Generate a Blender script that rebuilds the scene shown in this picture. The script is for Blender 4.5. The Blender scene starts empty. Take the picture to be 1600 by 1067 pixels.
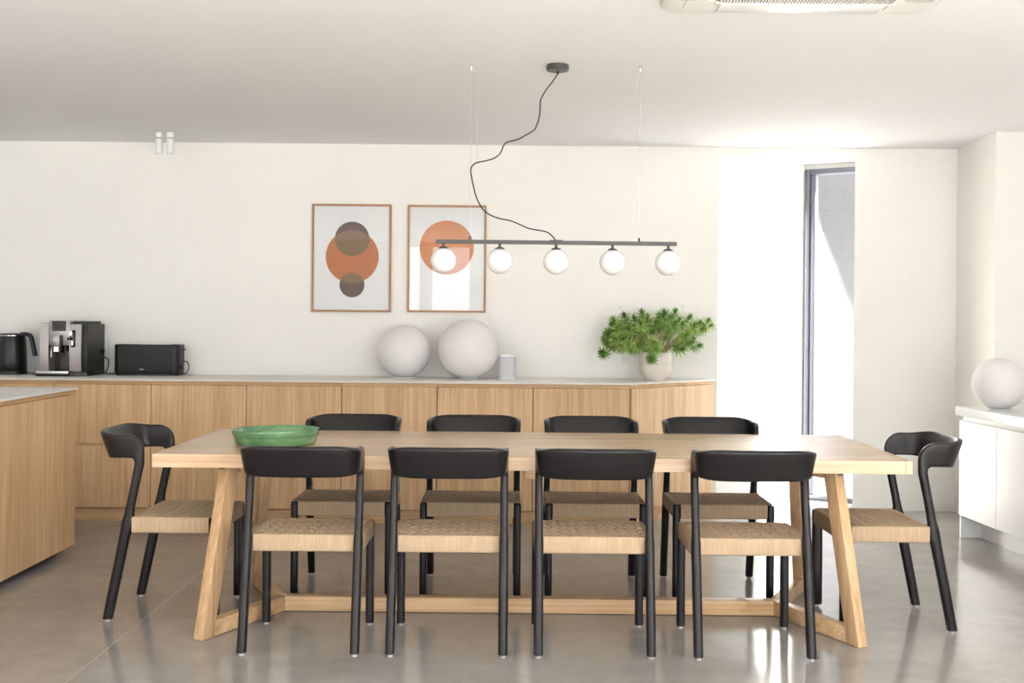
import bpy, bmesh, math, random
from math import pi, sin, cos, radians, sqrt
from mathutils import Vector, Matrix

random.seed(7)
SC = bpy.context.scene
COL = SC.collection

# ------------------------------------------------------------------ camera
cd = bpy.data.cameras.new('camera')
cam = bpy.data.objects.new('camera', cd)
COL.objects.link(cam)
cd.sensor_width = 36.0
cd.lens = 1774 / 1600 * 36.0
cd.shift_y = -33.5 / 1600
cd.clip_start = 0.05
cd.clip_end = 200
cam.matrix_world = Matrix.Translation((0, 0, 1.28)) @ Matrix.Rotation(pi / 2, 4, 'X') @ Matrix.Rotation(radians(0.5), 4, 'Z')
SC.camera = cam

# ------------------------------------------------------------------ sky, sun, exposure
WORLD_STRENGTH = 8.0
SUN_STRENGTH = 220.0
w = bpy.data.worlds.new('sky')
SC.world = w
w.use_nodes = True
bg = w.node_tree.nodes['Background']
bg.inputs['Color'].default_value = (0.88, 0.94, 1.0, 1)
bg.inputs['Strength'].default_value = WORLD_STRENGTH

sd = bpy.data.lights.new('sun', 'SUN')
sd.energy = SUN_STRENGTH
sd.angle = radians(0.6)
sd.color = (1.0, 0.985, 0.955)
sun = bpy.data.objects.new('sun', sd)
COL.objects.link(sun)
sun.rotation_euler = Vector((-0.85, 0.0, -0.42)).to_track_quat('-Z', 'Y').to_euler()

def portal(name, loc, direction, sx, sy):
    d = bpy.data.lights.new(name, 'AREA')
    d.shape = 'RECTANGLE'
    d.size, d.size_y = sx, sy
    d.cycles.is_portal = True
    o = bpy.data.objects.new(name, d)
    COL.objects.link(o)
    o.location = loc
    o.rotation_euler = Vector(direction).to_track_quat('-Z', 'Z').to_euler()
    return o

vs = SC.view_settings
vs.view_transform = 'Standard'
vs.look = 'None'
vs.gamma = 1
vs.use_curve_mapping = False
vs.exposure = -0.2

# ------------------------------------------------------------------ helpers
def tag(o, label=None, cat=None, group=None, kind=None):
    if label: o['label'] = label
    if cat: o['category'] = cat
    if group: o['group'] = group
    if kind: o['kind'] = kind
    return o

def empty(name, loc=(0, 0, 0), rz=0):
    o = bpy.data.objects.new(name, None)
    o.empty_display_size = 0.1
    COL.objects.link(o)
    o.location = loc
    o.rotation_euler = (0, 0, rz)
    return o

def mesh_obj(name, bm, m, parent=None, smooth=35, loc=None):
    bmesh.ops.recalc_face_normals(bm, faces=bm.faces)
    me = bpy.data.meshes.new(name)
    bm.to_mesh(me)
    bm.free()
    if smooth is not None:
        me.polygons.foreach_set('use_smooth', [True] * len(me.polygons))
        me.set_sharp_from_angle(angle=radians(smooth))
    me.materials.append(m)
    o = bpy.data.objects.new(name, me)
    COL.objects.link(o)
    if parent is not None: o.parent = parent
    if loc is not None: o.location = loc
    return o

def dup(o, parent=None):
    c = o.copy()
    COL.objects.link(c)
    c.parent = parent
    for ch in list(o.children):
        dup(ch, c)
    return c

def NB():
    return bmesh.new()

def merge(dst, src):
    me = bpy.data.meshes.new('tmp')
    src.to_mesh(me)
    src.free()
    dst.from_mesh(me)
    bpy.data.meshes.remove(me)

def box(bm, x0, x1, y0, y1, z0, z1, bev=0.0, seg=2, mat=None):
    b = NB()
    v = [b.verts.new((x, y, z)) for z in (z0, z1) for y in (y0, y1) for x in (x0, x1)]
    for f in ((0, 2, 3, 1), (4, 5, 7, 6), (0, 1, 5, 4), (1, 3, 7, 5), (3, 2, 6, 7), (2, 0, 4, 6)):
        b.faces.new([v[i] for i in f])
    if bev > 0:
        bmesh.ops.bevel(b, geom=list(b.edges), offset=bev, segments=seg, profile=0.5, affect='EDGES')
    if mat is not None: bmesh.ops.transform(b, matrix=mat, verts=b.verts)
    merge(bm, b)

def prism(bm, pts, z0, z1, bev=0.0, mat=None):
    b = NB()
    lo = [b.verts.new((p[0], p[1], z0)) for p in pts]
    hi = [b.verts.new((p[0], p[1], z1)) for p in pts]
    n = len(pts)
    b.faces.new(lo[::-1]); b.faces.new(hi)
    for i in range(n):
        b.faces.new((lo[i], lo[(i + 1) % n], hi[(i + 1) % n], hi[i]))
    if bev > 0:
        bmesh.ops.bevel(b, geom=list(b.edges), offset=bev, segments=2, profile=0.5, affect='EDGES')
    if mat is not None: bmesh.ops.transform(b, matrix=mat, verts=b.verts)
    merge(bm, b)

def rrect(x0, x1, y0, y1, r, n=6):
    out = []
    for cx, cy, a0 in ((x1 - r, y1 - r, 0), (x0 + r, y1 - r, 90), (x0 + r, y0 + r, 180), (x1 - r, y0 + r, 270)):
        for i in range(n + 1):
            a = radians(a0 + 90 * i / n)
            out.append((cx + r * cos(a), cy + r * sin(a)))
    return out

def lathe(bm, prof, n=48, center=(0, 0, 0), closed=False):
    rings = []
    cx, cy, cz = center
    for r, z in prof:
        if r < 1e-6:
            rings.append([bm.verts.new((cx, cy, cz + z))])
        else:
            rings.append([bm.verts.new((cx + r * cos(2 * pi * i / n), cy + r * sin(2 * pi * i / n), cz + z)) for i in range(n)])
    pairs = list(zip(rings, rings[1:]))
    if closed: pairs.append((rings[-1], rings[0]))
    for a, b in pairs:
        for i in range(n):
            j = (i + 1) % n
            if len(a) == 1 and len(b) == 1: continue
            if len(a) == 1: bm.faces.new((a[0], b[j], b[i]))
            elif len(b) == 1: bm.faces.new((a[i], a[j], b[0]))
            else: bm.faces.new((a[i], a[j], b[j], b[i]))

def rings_skin(bm, rings, cap=True):
    R = [[bm.verts.new(p) for p in r] for r in rings]
    n = len(R[0])
    for a, b in zip(R, R[1:]):
        for i in range(n):
            j = (i + 1) % n
            bm.faces.new((a[i], a[j], b[j], b[i]))
    if cap:
        bm.faces.new(R[0][::-1]); bm.faces.new(R[-1])

def catmull(pts, sub=6):
    P = [Vector(p) for p in pts]
    out = []
    for i in range(len(P) - 1):
        p0 = P[max(i - 1, 0)]; p1 = P[i]; p2 = P[i + 1]; p3 = P[min(i + 2, len(P) - 1)]
        for k in range(sub):
            t = k / sub
            out.append(0.5 * ((2 * p1) + (p2 - p0) * t + (2 * p0 - 5 * p1 + 4 * p2 - p3) * t * t + (3 * p1 - p0 - 3 * p2 + p3) * t ** 3))
    out.append(P[-1])
    return out

def tube(bm, pts, r, n=8, r1=None):
    pts = [Vector(p) for p in pts]
    rings = []
    up = None
    for i, p in enumerate(pts):
        t = (pts[min(i + 1, len(pts) - 1)] - pts[max(i - 1, 0)]).normalized()
        if up is None:
            a = Vector((0, 0, 1)) if abs(t.z) < 0.9 else Vector((1, 0, 0))
            up = (a - t * a.dot(t)).normalized()
        else:
            up = (up - t * up.dot(t)).normalized()
        s = t.cross(up)
        rr = r if r1 is None else r + (r1 - r) * i / (len(pts) - 1)
        rings.append([p + (up * cos(2 * pi * k / n) + s * sin(2 * pi * k / n)) * rr for k in range(n)])
    rings_skin(bm, rings)

def sphere(bm, c, r, n=40, m=24, zmin=-1.0):
    a0 = math.asin(max(-1, zmin))
    prof = [(0 if (i == 0 and zmin <= -1) else r * cos(a0 + (pi / 2 - a0) * i / m), r * sin(a0 + (pi / 2 - a0) * i / m)) for i in range(m)] + [(0, r)]
    if zmin > -1: prof = [(0, prof[0][1])] + prof
    lathe(bm, prof, n, c)

# ------------------------------------------------------------------ materials
def principled(name, col, rough=0.5, metal=0.0, spec=0.5, **kw):
    m = bpy.data.materials.new(name)
    m.use_nodes = True
    b = m.node_tree.nodes['Principled BSDF']
    b.inputs['Base Color'].default_value = (*col, 1)
    b.inputs['Roughness'].default_value = rough
    b.inputs['Metallic'].default_value = metal
    b.inputs['Specular IOR Level'].default_value = spec
    for k, v in kw.items():
        b.inputs[k.replace('_', ' ')].default_value = v
    return m

def N(m, typ, **inp):
    n = m.node_tree.nodes.new(typ)
    for k, v in inp.items():
        if k in n.inputs: n.inputs[k].default_value = v
        else: setattr(n, k, v)
    return n

def L(m, a, b):
    m.node_tree.links.new(a, b)

def ramp(m, fac, stops):
    r = N(m, 'ShaderNodeValToRGB')
    e = r.color_ramp.elements
    while len(e) < len(stops): e.new(0.5)
    for el, (p, c) in zip(e, stops):
        el.position = p
        el.color = (*c, 1)
    L(m, fac, r.inputs['Fac'])
    return r.outputs['Color']

def mixc(m, fac, a, b, mode='MIX'):
    x = m.node_tree.nodes.new('ShaderNodeMix')
    x.data_type = 'RGBA'
    x.blend_type = mode
    for sock, v in ((x.inputs['Factor'], fac), (x.inputs['A'], a), (x.inputs['B'], b)):
        pass
    ins = [x.inputs[0], x.inputs[6], x.inputs[7]]
    for s, v in zip(ins, (fac, a, b)):
        if hasattr(v, 'is_linked') or hasattr(v, 'links'): L(m, v, s)
        elif isinstance(v, (int, float)): s.default_value = v
        else: s.default_value = (*v, 1)
    return x.outputs[2]

def paint(name, col, rough=0.6, bump=0.02, spec=0.3, var=0.03):
    m = principled(name, col, rough, 0, spec)
    b = m.node_tree.nodes['Principled BSDF']
    tc = N(m, 'ShaderNodeTexCoord')
    n = N(m, 'ShaderNodeTexNoise', Scale=3.0, Detail=4.0)
    L(m, tc.outputs['Object'], n.inputs['Vector'])
    lo = tuple(c * (1 - var) for c in col); hi = tuple(min(1, c * (1 + var)) for c in col)
    L(m, ramp(m, n.outputs['Fac'], [(0.3, lo), (0.7, hi)]), b.inputs['Base Color'])
    if bump:
        n2 = N(m, 'ShaderNodeTexNoise', Scale=180.0, Detail=2.0)
        L(m, tc.outputs['Object'], n2.inputs['Vector'])
        bp = N(m, 'ShaderNodeBump', Strength=bump, Distance=0.01)
        L(m, n2.outputs['Fac'], bp.inputs['Height'])
        L(m, bp.outputs['Normal'], b.inputs['Normal'])
    return m

def wood(name, dark, mid, light, axis='Z', rough=0.5, band=9.0, fine=110.0, knots=0.0, spec=0.35, tone=0.06, coord='Object'):
    m = principled(name, mid, rough, 0, spec)
    b = m.node_tree.nodes['Principled BSDF']
    tc = N(m, 'ShaderNodeTexCoord')
    oi = N(m, 'ShaderNodeObjectInfo')
    off = N(m, 'ShaderNodeVectorMath', operation='SCALE')
    cmb = N(m, 'ShaderNodeCombineXYZ', X=13.1, Y=7.7, Z=19.3)
    L(m, cmb.outputs[0], off.inputs[0]); L(m, oi.outputs['Random'], off.inputs['Scale'])
    add = N(m, 'ShaderNodeVectorMath', operation='ADD')
    L(m, tc.outputs[coord], add.inputs[0]); L(m, off.outputs[0], add.inputs[1])
    def grain(s_across, s_along, det, dist=0.0):
        mp = N(m, 'ShaderNodeMapping')
        sc = [s_across] * 3
        sc['XYZ'.index(axis)] = s_along
        mp.inputs['Scale'].default_value = sc
        L(m, add.outputs[0], mp.inputs['Vector'])
        n = N(m, 'ShaderNodeTexNoise', Scale=1.0, Detail=det, Roughness=0.6, Distortion=dist)
        L(m, mp.outputs[0], n.inputs['Vector'])
        return n.outputs['Fac']
    g1 = grain(band, band * 0.06, 2.0, 0.4)
    g2 = grain(fine, fine * 0.018, 4.0, 0.2)
    g3 = grain(fine * 0.35, fine * 0.012, 3.0, 0.6)
    base = ramp(m, g1, [(0.28, dark), (0.5, mid), (0.75, light)])
    f2 = ramp(m, g2, [(0.3, (0.70, 0.665, 0.61)), (0.62, (1.05, 1.05, 1.05))])
    c = mixc(m, 0.75, base, f2, 'MULTIPLY')
    f3 = ramp(m, g3, [(0.33, (0.82, 0.79, 0.75)), (0.6, (1.03, 1.03, 1.03))])
    c = mixc(m, 0.7, c, f3, 'MULTIPLY')
    if knots:
        kn = N(m, 'ShaderNodeTexVoronoi', Scale=2.2)
        mp = N(m, 'ShaderNodeMapping')
        sc = [2.2] * 3; sc['XYZ'.index(axis)] = 0.8
        mp.inputs['Scale'].default_value = sc
        L(m, add.outputs[0], mp.inputs['Vector']); L(m, mp.outputs[0], kn.inputs['Vector'])
        k = ramp(m, kn.outputs['Distance'], [(0.02, (0.45, 0.34, 0.24)), (0.09, (1, 1, 1))])
        c = mixc(m, knots, c, k, 'MULTIPLY')
    tn = N(m, 'ShaderNodeMapRange')
    tn.inputs['To Min'].default_value = 1 - tone; tn.inputs['To Max'].default_value = 1 + tone
    L(m, oi.outputs['Random'], tn.inputs['Value'])
    c2 = N(m, 'ShaderNodeVectorMath', operation='SCALE')
    L(m, c, c2.inputs[0]); L(m, tn.outputs[0], c2.inputs['Scale'])
    L(m, c2.outputs[0], b.inputs['Base Color'])
    bp = N(m, 'ShaderNodeBump', Strength=0.08, Distance=0.002)
    L(m, g2, bp.inputs['Height']); L(m, bp.outputs['Normal'], b.inputs['Normal'])
    return m

M = {}
M['wall'] = paint('wall_paint', (0.915, 0.90, 0.858), 0.62, 0.02, 0.3, 0.008)
M['ceiling'] = paint('ceiling_paint', (0.93, 0.925, 0.925), 0.7, 0.02, 0.3, 0.006)
M['cabinet_wood'] = wood('cabinet_oak_veneer', (0.53, 0.342, 0.182), (0.605, 0.408, 0.228), (0.675, 0.473, 0.283), 'Z', 0.45, 11, 130)
M['rail_wood'] = wood('cabinet_oak_rail', (0.50, 0.31, 0.15), (0.58, 0.38, 0.20), (0.64, 0.44, 0.25), 'X', 0.45, 11, 130)
M['island_rail'] = wood('island_oak_rail', (0.50, 0.31, 0.15), (0.58, 0.38, 0.20), (0.64, 0.44, 0.25), 'Y', 0.45, 11, 130)
M['table_wood'] = wood('table_oak', (0.43, 0.286, 0.163), (0.495, 0.341, 0.203), (0.555, 0.401, 0.252), 'X', 0.27, 9, 90, 0.5, 0.5, 0.05)
M['table_leg_wood'] = wood('table_leg_oak', (0.47, 0.295, 0.155), (0.55, 0.365, 0.205), (0.62, 0.435, 0.26), 'Z', 0.42, 12, 100, 0.6, 0.4, 0.05)
M['frame_wood'] = wood('picture_frame_oak', (0.30, 0.155, 0.075), (0.36, 0.19, 0.095), (0.42, 0.235, 0.12), 'Z', 0.5, 20, 160)
M['stone'] = paint('worktop_stone', (0.80, 0.765, 0.715), 0.42, 0.01, 0.4, 0.05)
M['island_stone'] = paint('island_stone', (0.85, 0.83, 0.81), 0.35, 0.01, 0.4, 0.04)
M['white_gloss'] = paint('white_lacquer', (0.90, 0.90, 0.89), 0.22, 0, 0.5, 0.005)
M['white_plastic'] = paint('white_plastic', (0.82, 0.82, 0.82), 0.35, 0, 0.5, 0.01)
M['cassette'] = paint('cassette_plastic', (0.80, 0.785, 0.74), 0.45, 0, 0.4, 0.01)
M['opal'] = paint('opal_glass', (0.90, 0.90, 0.90), 0.18, 0, 0.5, 0.005)
M['globe_shade'] = paint('globe_polyethylene', (0.87, 0.85, 0.845), 0.45, 0.01, 0.35, 0.01)
for k_mat in ('globe_shade', 'opal'):
    bs = M[k_mat].node_tree.nodes['Principled BSDF']
    bs.inputs['Subsurface Weight'].default_value = 0.7
    bs.inputs['Subsurface Radius'].default_value = (1.0, 1.0, 1.0)
    bs.inputs['Subsurface Scale'].default_value = 0.12 if k_mat == 'globe_shade' else 0.03
M['lamp_metal'] = paint('pendant_dark_metal', (0.04, 0.037, 0.036), 0.4, 0, 0.4, 0.05)
M['steel'] = principled('steel', (0.62, 0.62, 0.63), 0.25, 1.0)
M['chrome'] = principled('chrome', (0.85, 0.85, 0.86), 0.08, 1.0)
M['wire'] = principled('wire', (0.5, 0.5, 0.5), 0.35, 0.8)
M['cable_black'] = paint('black_cable', (0.012, 0.012, 0.012), 0.55, 0, 0.3, 0.02)
M['cable_white'] = paint('white_cable', (0.72, 0.70, 0.67), 0.5, 0, 0.3, 0.02)
M['black_plastic'] = paint('black_plastic', (0.006, 0.006, 0.0065), 0.36, 0, 0.35, 0.05)
M['black_gloss'] = principled('black_gloss', (0.004, 0.004, 0.0045), 0.15, 0, 0.3)
M['kettle_black'] = paint('kettle_matte_black', (0.006, 0.006, 0.0065), 0.36, 0, 0.35, 0.05)
M['toaster_black'] = paint('toaster_matte_black', (0.008, 0.0075, 0.0075), 0.42, 0, 0.28, 0.05)
M['machine_silver'] = paint('machine_silver', (0.33, 0.305, 0.295), 0.36, 0, 0.5, 0.02)
M['machine_silver'].node_tree.nodes['Principled BSDF'].inputs['Metallic'].default_value = 0.6
M['machine_dark'] = paint('machine_dark_side', (0.018, 0.017, 0.0155), 0.45, 0, 0.3, 0.03)
M['screen'] = principled('display_glass', (0.010, 0.0095, 0.0095), 0.3, 0, 0.3)
M['rubber'] = paint('clear_rubber', (0.42, 0.41, 0.40), 0.4, 0, 0.4, 0.02)
M['frame_metal'] = paint('anodised_frame', (0.085, 0.092, 0.115), 0.42, 0, 0.5, 0.03)
M['frame_metal'].node_tree.nodes['Principled BSDF'].inputs['Metallic'].default_value = 0.4
M['block'] = paint('painted_block', (0.05, 0.049, 0.053), 0.85, 0.02, 0.2, 0.05)
M['mortar'] = paint('mortar', (0.05, 0.049, 0.053), 0.9, 0.1, 0.2, 0.05)
M['paving'] = paint('outdoor_paving', (0.50, 0.48, 0.45), 0.8, 0.1, 0.2, 0.08)
M['soil'] = paint('potting_soil', (0.03, 0.022, 0.016), 0.95, 0.3, 0.1, 0.2)
M['stem'] = paint('plant_stem', (0.34, 0.30, 0.13), 0.7, 0, 0.2, 0.15)
M['speaker_cloth'] = paint('speaker_grille', (0.56, 0.56, 0.60), 0.7, 0, 0.2, 0.01)
M['bracket'] = principled('bracket_steel', (0.12, 0.11, 0.10), 0.4, 0.8)

# chair black: stained ash, faint grain
m = principled('chair_black_ash', (0.009, 0.008, 0.0085), 0.36, 0, 0.28)
b = m.node_tree.nodes['Principled BSDF']
tc = N(m, 'ShaderNodeTexCoord')
mp = N(m, 'ShaderNodeMapping'); mp.inputs['Scale'].default_value = (8, 60, 60)
n = N(m, 'ShaderNodeTexNoise', Scale=2.0, Detail=4.0)
L(m, tc.outputs['Object'], mp.inputs['Vector']); L(m, mp.outputs[0], n.inputs['Vector'])
L(m, ramp(m, n.outputs['Fac'], [(0.3, (0.0055, 0.005, 0.0055)), (0.7, (0.0105, 0.0092, 0.010))]), b.inputs['Base Color'])
bp = N(m, 'ShaderNodeBump', Strength=0.05, Distance=0.002)
L(m, n.outputs['Fac'], bp.inputs['Height']); L(m, bp.outputs['Normal'], b.inputs['Normal'])
M['chair_black'] = m

# paper cord
m = principled('paper_cord', (0.56, 0.40, 0.235), 0.75, 0, 0.2)
b = m.node_tree.nodes['Principled BSDF']
tc = N(m, 'ShaderNodeTexCoord')
n = N(m, 'ShaderNodeTexNoise', Scale=170.0, Detail=3.0)
mp = N(m, 'ShaderNodeMapping'); mp.inputs['Scale'].default_value = (1, 1, 0.06)
L(m, tc.outputs['Object'], mp.inputs['Vector']); L(m, mp.outputs[0], n.inputs['Vector'])
L(m, ramp(m, n.outputs['Fac'], [(0.3, (0.355, 0.257, 0.165)), (0.5, (0.395, 0.29, 0.19)), (0.72, (0.445, 0.333, 0.224))]), b.inputs['Base Color'])
M['cord'] = m

# polished concrete
m = principled('polished_concrete', (0.36, 0.33, 0.30), 0.16, 0, 0.5)
b = m.node_tree.nodes['Principled BSDF']
tc = N(m, 'ShaderNodeTexCoord')
n1 = N(m, 'ShaderNodeTexNoise', Scale=1.1, Detail=6.0, Roughness=0.62, Distortion=0.6)
n2 = N(m, 'ShaderNodeTexNoise', Scale=9.0, Detail=5.0, Roughness=0.6)
n3 = N(m, 'ShaderNodeTexNoise', Scale=140.0, Detail=2.0)
for n in (n1, n2, n3): L(m, tc.outputs['Object'], n.inputs['Vector'])
c1 = ramp(m, n1.outputs['Fac'], [(0.3, (0.27, 0.254, 0.238)), (0.52, (0.315, 0.30, 0.284)), (0.72, (0.36, 0.345, 0.33))])
c2 = ramp(m, n2.outputs['Fac'], [(0.3, (0.90, 0.895, 0.89)), (0.7, (1.06, 1.06, 1.06))])
c3 = ramp(m, n3.outputs['Fac'], [(0.3, (0.95, 0.95, 0.95)), (0.7, (1.03, 1.03, 1.03))])
c = mixc(m, 0.9, c1, c2, 'MULTIPLY'); c = mixc(m, 0.8, c, c3, 'MULTIPLY')
L(m, c, b.inputs['Base Color'])
L(m, ramp(m, n1.outputs['Fac'], [(0.3, (0.10, 0.10, 0.10)), (0.7, (0.18, 0.18, 0.18))]), b.inputs['Roughness'])
bp = N(m, 'ShaderNodeBump', Strength=0.05, Distance=0.01)
L(m, n2.outputs['Fac'], bp.inputs['Height']); L(m, bp.outputs['Normal'], b.inputs['Normal'])
M['concrete'] = m
M['joint'] = paint('floor_joint', (0.62, 0.59, 0.55), 0.7, 0.1, 0.2, 0.1)

# green glaze
m = principled('green_glaze', (0.08, 0.28, 0.12), 0.10, 0, 0.6)
b = m.node_tree.nodes['Principled BSDF']
tc = N(m, 'ShaderNodeTexCoord')
n = N(m, 'ShaderNodeTexNoise', Scale=7.0, Detail=6.0, Roughness=0.62, Distortion=0.35)
mp = N(m, 'ShaderNodeMapping'); mp.inputs['Scale'].default_value = (1, 1, 2.5)
L(m, tc.outputs['Object'], mp.inputs['Vector']); L(m, mp.outputs[0], n.inputs['Vector'])
L(m, ramp(m, n.outputs['Fac'], [(0.28, (0.042, 0.125, 0.055)), (0.5, (0.088, 0.205, 0.095)), (0.68, (0.15, 0.29, 0.145)), (0.85, (0.31, 0.41, 0.22))]), b.inputs['Base Color'])
bp = N(m, 'ShaderNodeBump', Strength=0.12, Distance=0.01)
L(m, n.outputs['Fac'], bp.inputs['Height']); L(m, bp.outputs['Normal'], b.inputs['Normal'])
M['glaze'] = m

# planter: pale speckled stoneware with faint throwing bands
m = principled('pale_stoneware', (0.72, 0.64, 0.57), 0.6, 0, 0.3)
b = m.node_tree.nodes['Principled BSDF']
tc = N(m, 'ShaderNodeTexCoord')
sp = N(m, 'ShaderNodeSeparateXYZ'); L(m, tc.outputs['Object'], sp.inputs[0])
wv = N(m, 'ShaderNodeTexNoise', Scale=1.0, Detail=2.0)
mp = N(m, 'ShaderNodeMapping'); mp.inputs['Scale'].default_value = (1.5, 1.5, 60)
L(m, tc.outputs['Object'], mp.inputs['Vector']); L(m, mp.outputs[0], wv.inputs['Vector'])
L(m, ramp(m, wv.outputs['Fac'], [(0.3, (0.72, 0.645, 0.575)), (0.7, (0.79, 0.725, 0.66))]), b.inputs['Base Color'])
M['stoneware'] = m

# leaves
def leaf_mat(name, a, bcol, ccol):
    m = principled(name, a, 0.45, 0, 0.4)
    b = m.node_tree.nodes['Principled BSDF']
    tc = N(m, 'ShaderNodeTexCoord')
    oi = N(m, 'ShaderNodeObjectInfo')
    n = N(m, 'ShaderNodeTexNoise', Scale=45.0, Detail=2.0)
    L(m, tc.outputs['Object'], n.inputs['Vector'])
    ad = N(m, 'ShaderNodeMath', operation='MULTIPLY_ADD'); ad.inputs[1].default_value = 0.35; 
    L(m, oi.outputs['Random'], ad.inputs[0]); L(m, n.outputs['Fac'], ad.inputs[2])
    L(m, ramp(m, ad.outputs[0], [(0.42, a), (0.68, bcol), (0.92, ccol)]), b.inputs['Base Color'])
    b.inputs['Subsurface Weight'].default_value = 0.0
    return m
M['leaf'] = leaf_mat('succulent_leaf', (0.09, 0.20, 0.035), (0.19, 0.335, 0.065), (0.42, 0.47, 0.12))

# thin clear glass
def glass(name, tint=(0.98, 0.985, 0.985), f0=0.035):
    m = bpy.data.materials.new(name)
    m.use_nodes = True
    nt = m.node_tree
    nt.nodes.clear()
    out = nt.nodes.new('ShaderNodeOutputMaterial')
    mx = nt.nodes.new('ShaderNodeMixShader')
    tr = nt.nodes.new('ShaderNodeBsdfTransparent'); tr.inputs[0].default_value = (*tint, 1)
    gl = nt.nodes.new('ShaderNodeBsdfGlossy'); gl.inputs['Roughness'].default_value = 0.0
    lw = nt.nodes.new('ShaderNodeLayerWeight'); lw.inputs[0].default_value = 0.5
    pw_ = nt.nodes.new('ShaderNodeMath'); pw_.operation = 'POWER'; pw_.inputs[1].default_value = 5.0
    fr = nt.nodes.new('ShaderNodeMath'); fr.operation = 'MULTIPLY_ADD'; fr.inputs[1].default_value = 0.95; fr.inputs[2].default_value = f0
    nt.links.new(lw.outputs['Facing'], pw_.inputs[0]); nt.links.new(pw_.outputs[0], fr.inputs[0])
    nt.links.new(fr.outputs[0], mx.inputs[0]); nt.links.new(tr.outputs[0], mx.inputs[1]); nt.links.new(gl.outputs[0], mx.inputs[2])
    nt.links.new(mx.outputs[0], out.inputs[0])
    return m
M['glass'] = glass('clear_glass')

# poster prints: flat circles, mixed where they overlap (object coordinates in metres, x right, z up)
def print_mat(name, paper, discs, overlaps=()):
    m = principled(name, paper, 0.6, 0, 0.2)
    b = m.node_tree.nodes['Principled BSDF']
    tc = N(m, 'ShaderNodeTexCoord')
    def mask(cx, cz, r):
        d = N(m, 'ShaderNodeVectorMath', operation='DISTANCE')
        mp = N(m, 'ShaderNodeMapping'); mp.inputs['Scale'].default_value = (1, 0, 1)
        L(m, tc.outputs['Object'], mp.inputs['Vector']); L(m, mp.outputs[0], d.inputs[0])
        d.inputs[1].default_value = (cx, 0, cz)
        lt = N(m, 'ShaderNodeMath', operation='LESS_THAN'); lt.inputs[1].default_value = r
        L(m, d.outputs['Value'], lt.inputs[0])
        return lt.outputs[0]
    nz = N(m, 'ShaderNodeTexNoise', Scale=60.0, Detail=4.0)
    L(m, tc.outputs['Object'], nz.inputs['Vector'])
    tex = ramp(m, nz.outputs['Fac'], [(0.3, (0.9, 0.9, 0.9)), (0.7, (1.08, 1.08, 1.08))])
    cur = paper
    for (cx, cz, r, colr) in discs:
        cur = mixc(m, mask(cx, cz, r), cur, mixc(m, 0.7, colr, tex, 'MULTIPLY'))
    for (a, bb, colr) in overlaps:
        mu = N(m, 'ShaderNodeMath', operation='MULTIPLY')
        L(m, mask(*discs[a][:3]), mu.inputs[0]); L(m, mask(*discs[bb][:3]), mu.inputs[1])
        cur = mixc(m, mu.outputs[0], cur, mixc(m, 0.7, colr, tex, 'MULTIPLY'))
    L(m, cur, b.inputs['Base Color'])
    return m

# ------------------------------------------------------------------ room shell
H = 2.472          # ceiling height
WB = 7.75          # back wall
XL, XR = -6.2, 3.32
YF = -2.0          # wall behind the camera
OX0, OX1, OZ = 1.402, 2.333, 2.425     # alcove opening in the back wall
AX, AY = 2.142, 8.28                   # far corner of the alcove
OT = 2.40          # head height of the terrace openings
RW0, RW1 = -1.85, 1.1   # opening added in the right wall beside the camera; its sun patch brightens the ceiling
JX = -1.55                             # floor joint

def struct(name, bm, m, parent=None, smooth=30):
    o = mesh_obj(name, bm, m, parent, smooth)
    if parent is None: o['kind'] = 'structure'
    return o

bm = NB(); box(bm, XL - .2, 4.4, YF - .2, 8.6, -0.12, -0.0012)
floor = struct('floor', bm, M['joint'])
def slab(pts):
    bm = NB(); prism(bm, pts, -0.0012, 0.0)
    return mesh_obj('concrete_slab', bm, M['concrete'], floor)
g = 0.0018
slab([(XL, YF), (JX - g, YF), (JX - g, WB + .02), (XL, WB + .02)])
slab([(JX + g, YF), (XR + .05, YF), (XR + .05, WB + .02), (2.62, WB + .22), (AX, AY), (OX0, WB + .02), (JX + g, WB + .02)])

bm = NB(); box(bm, XL - .2, 4.4, YF - .2, WB + .22, H, H + .25)
struct('ceiling', bm, M['ceiling'])

bm = NB()
box(bm, XL - .2, OX0, WB, WB + .22, 0, H)
prism(bm, [(OX1, WB), (3.03, WB), (3.2, WB + .22), (2.64, WB + .22)], 0, H)
prism(bm, [(OX0, WB), (OX1, WB), (OX1 + .05, WB + .04), (OX0 + .05, WB + .04)], OZ, H)
struct('wall_back', bm, M['wall'])

# oblique alcove: reveal wall, soffit, lintel over the glass
dx, dy = AX - OX0, AY - WB
ln = sqrt(dx * dx + dy * dy); nx, ny = -dy / ln * .16, dx / ln * .16
bm = NB(); prism(bm, [(OX0, WB), (AX, AY), (AX + nx, AY + ny), (OX0 + nx, WB + ny)], 0, H + .2)
struct('wall_alcove', bm, M['wall'])
GX1, GY1 = 2.66, AY - (2.66 - AX) * .646
bm = NB(); prism(bm, [(OX0 + .06, WB + .04), (OX1 + .05, WB + .04), (2.62, WB + .22), (GX1, GY1), (AX, AY)], OZ, OZ + .04)
struct('ceiling_alcove', bm, M['ceiling'])
bm = NB(); prism(bm, [(AX, AY), (GX1, GY1), (GX1 + .1, GY1 + .12), (AX + .1, AY + .14)], 2.392, H + .2)
struct('trim_1', bm, M['wall'])

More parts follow.
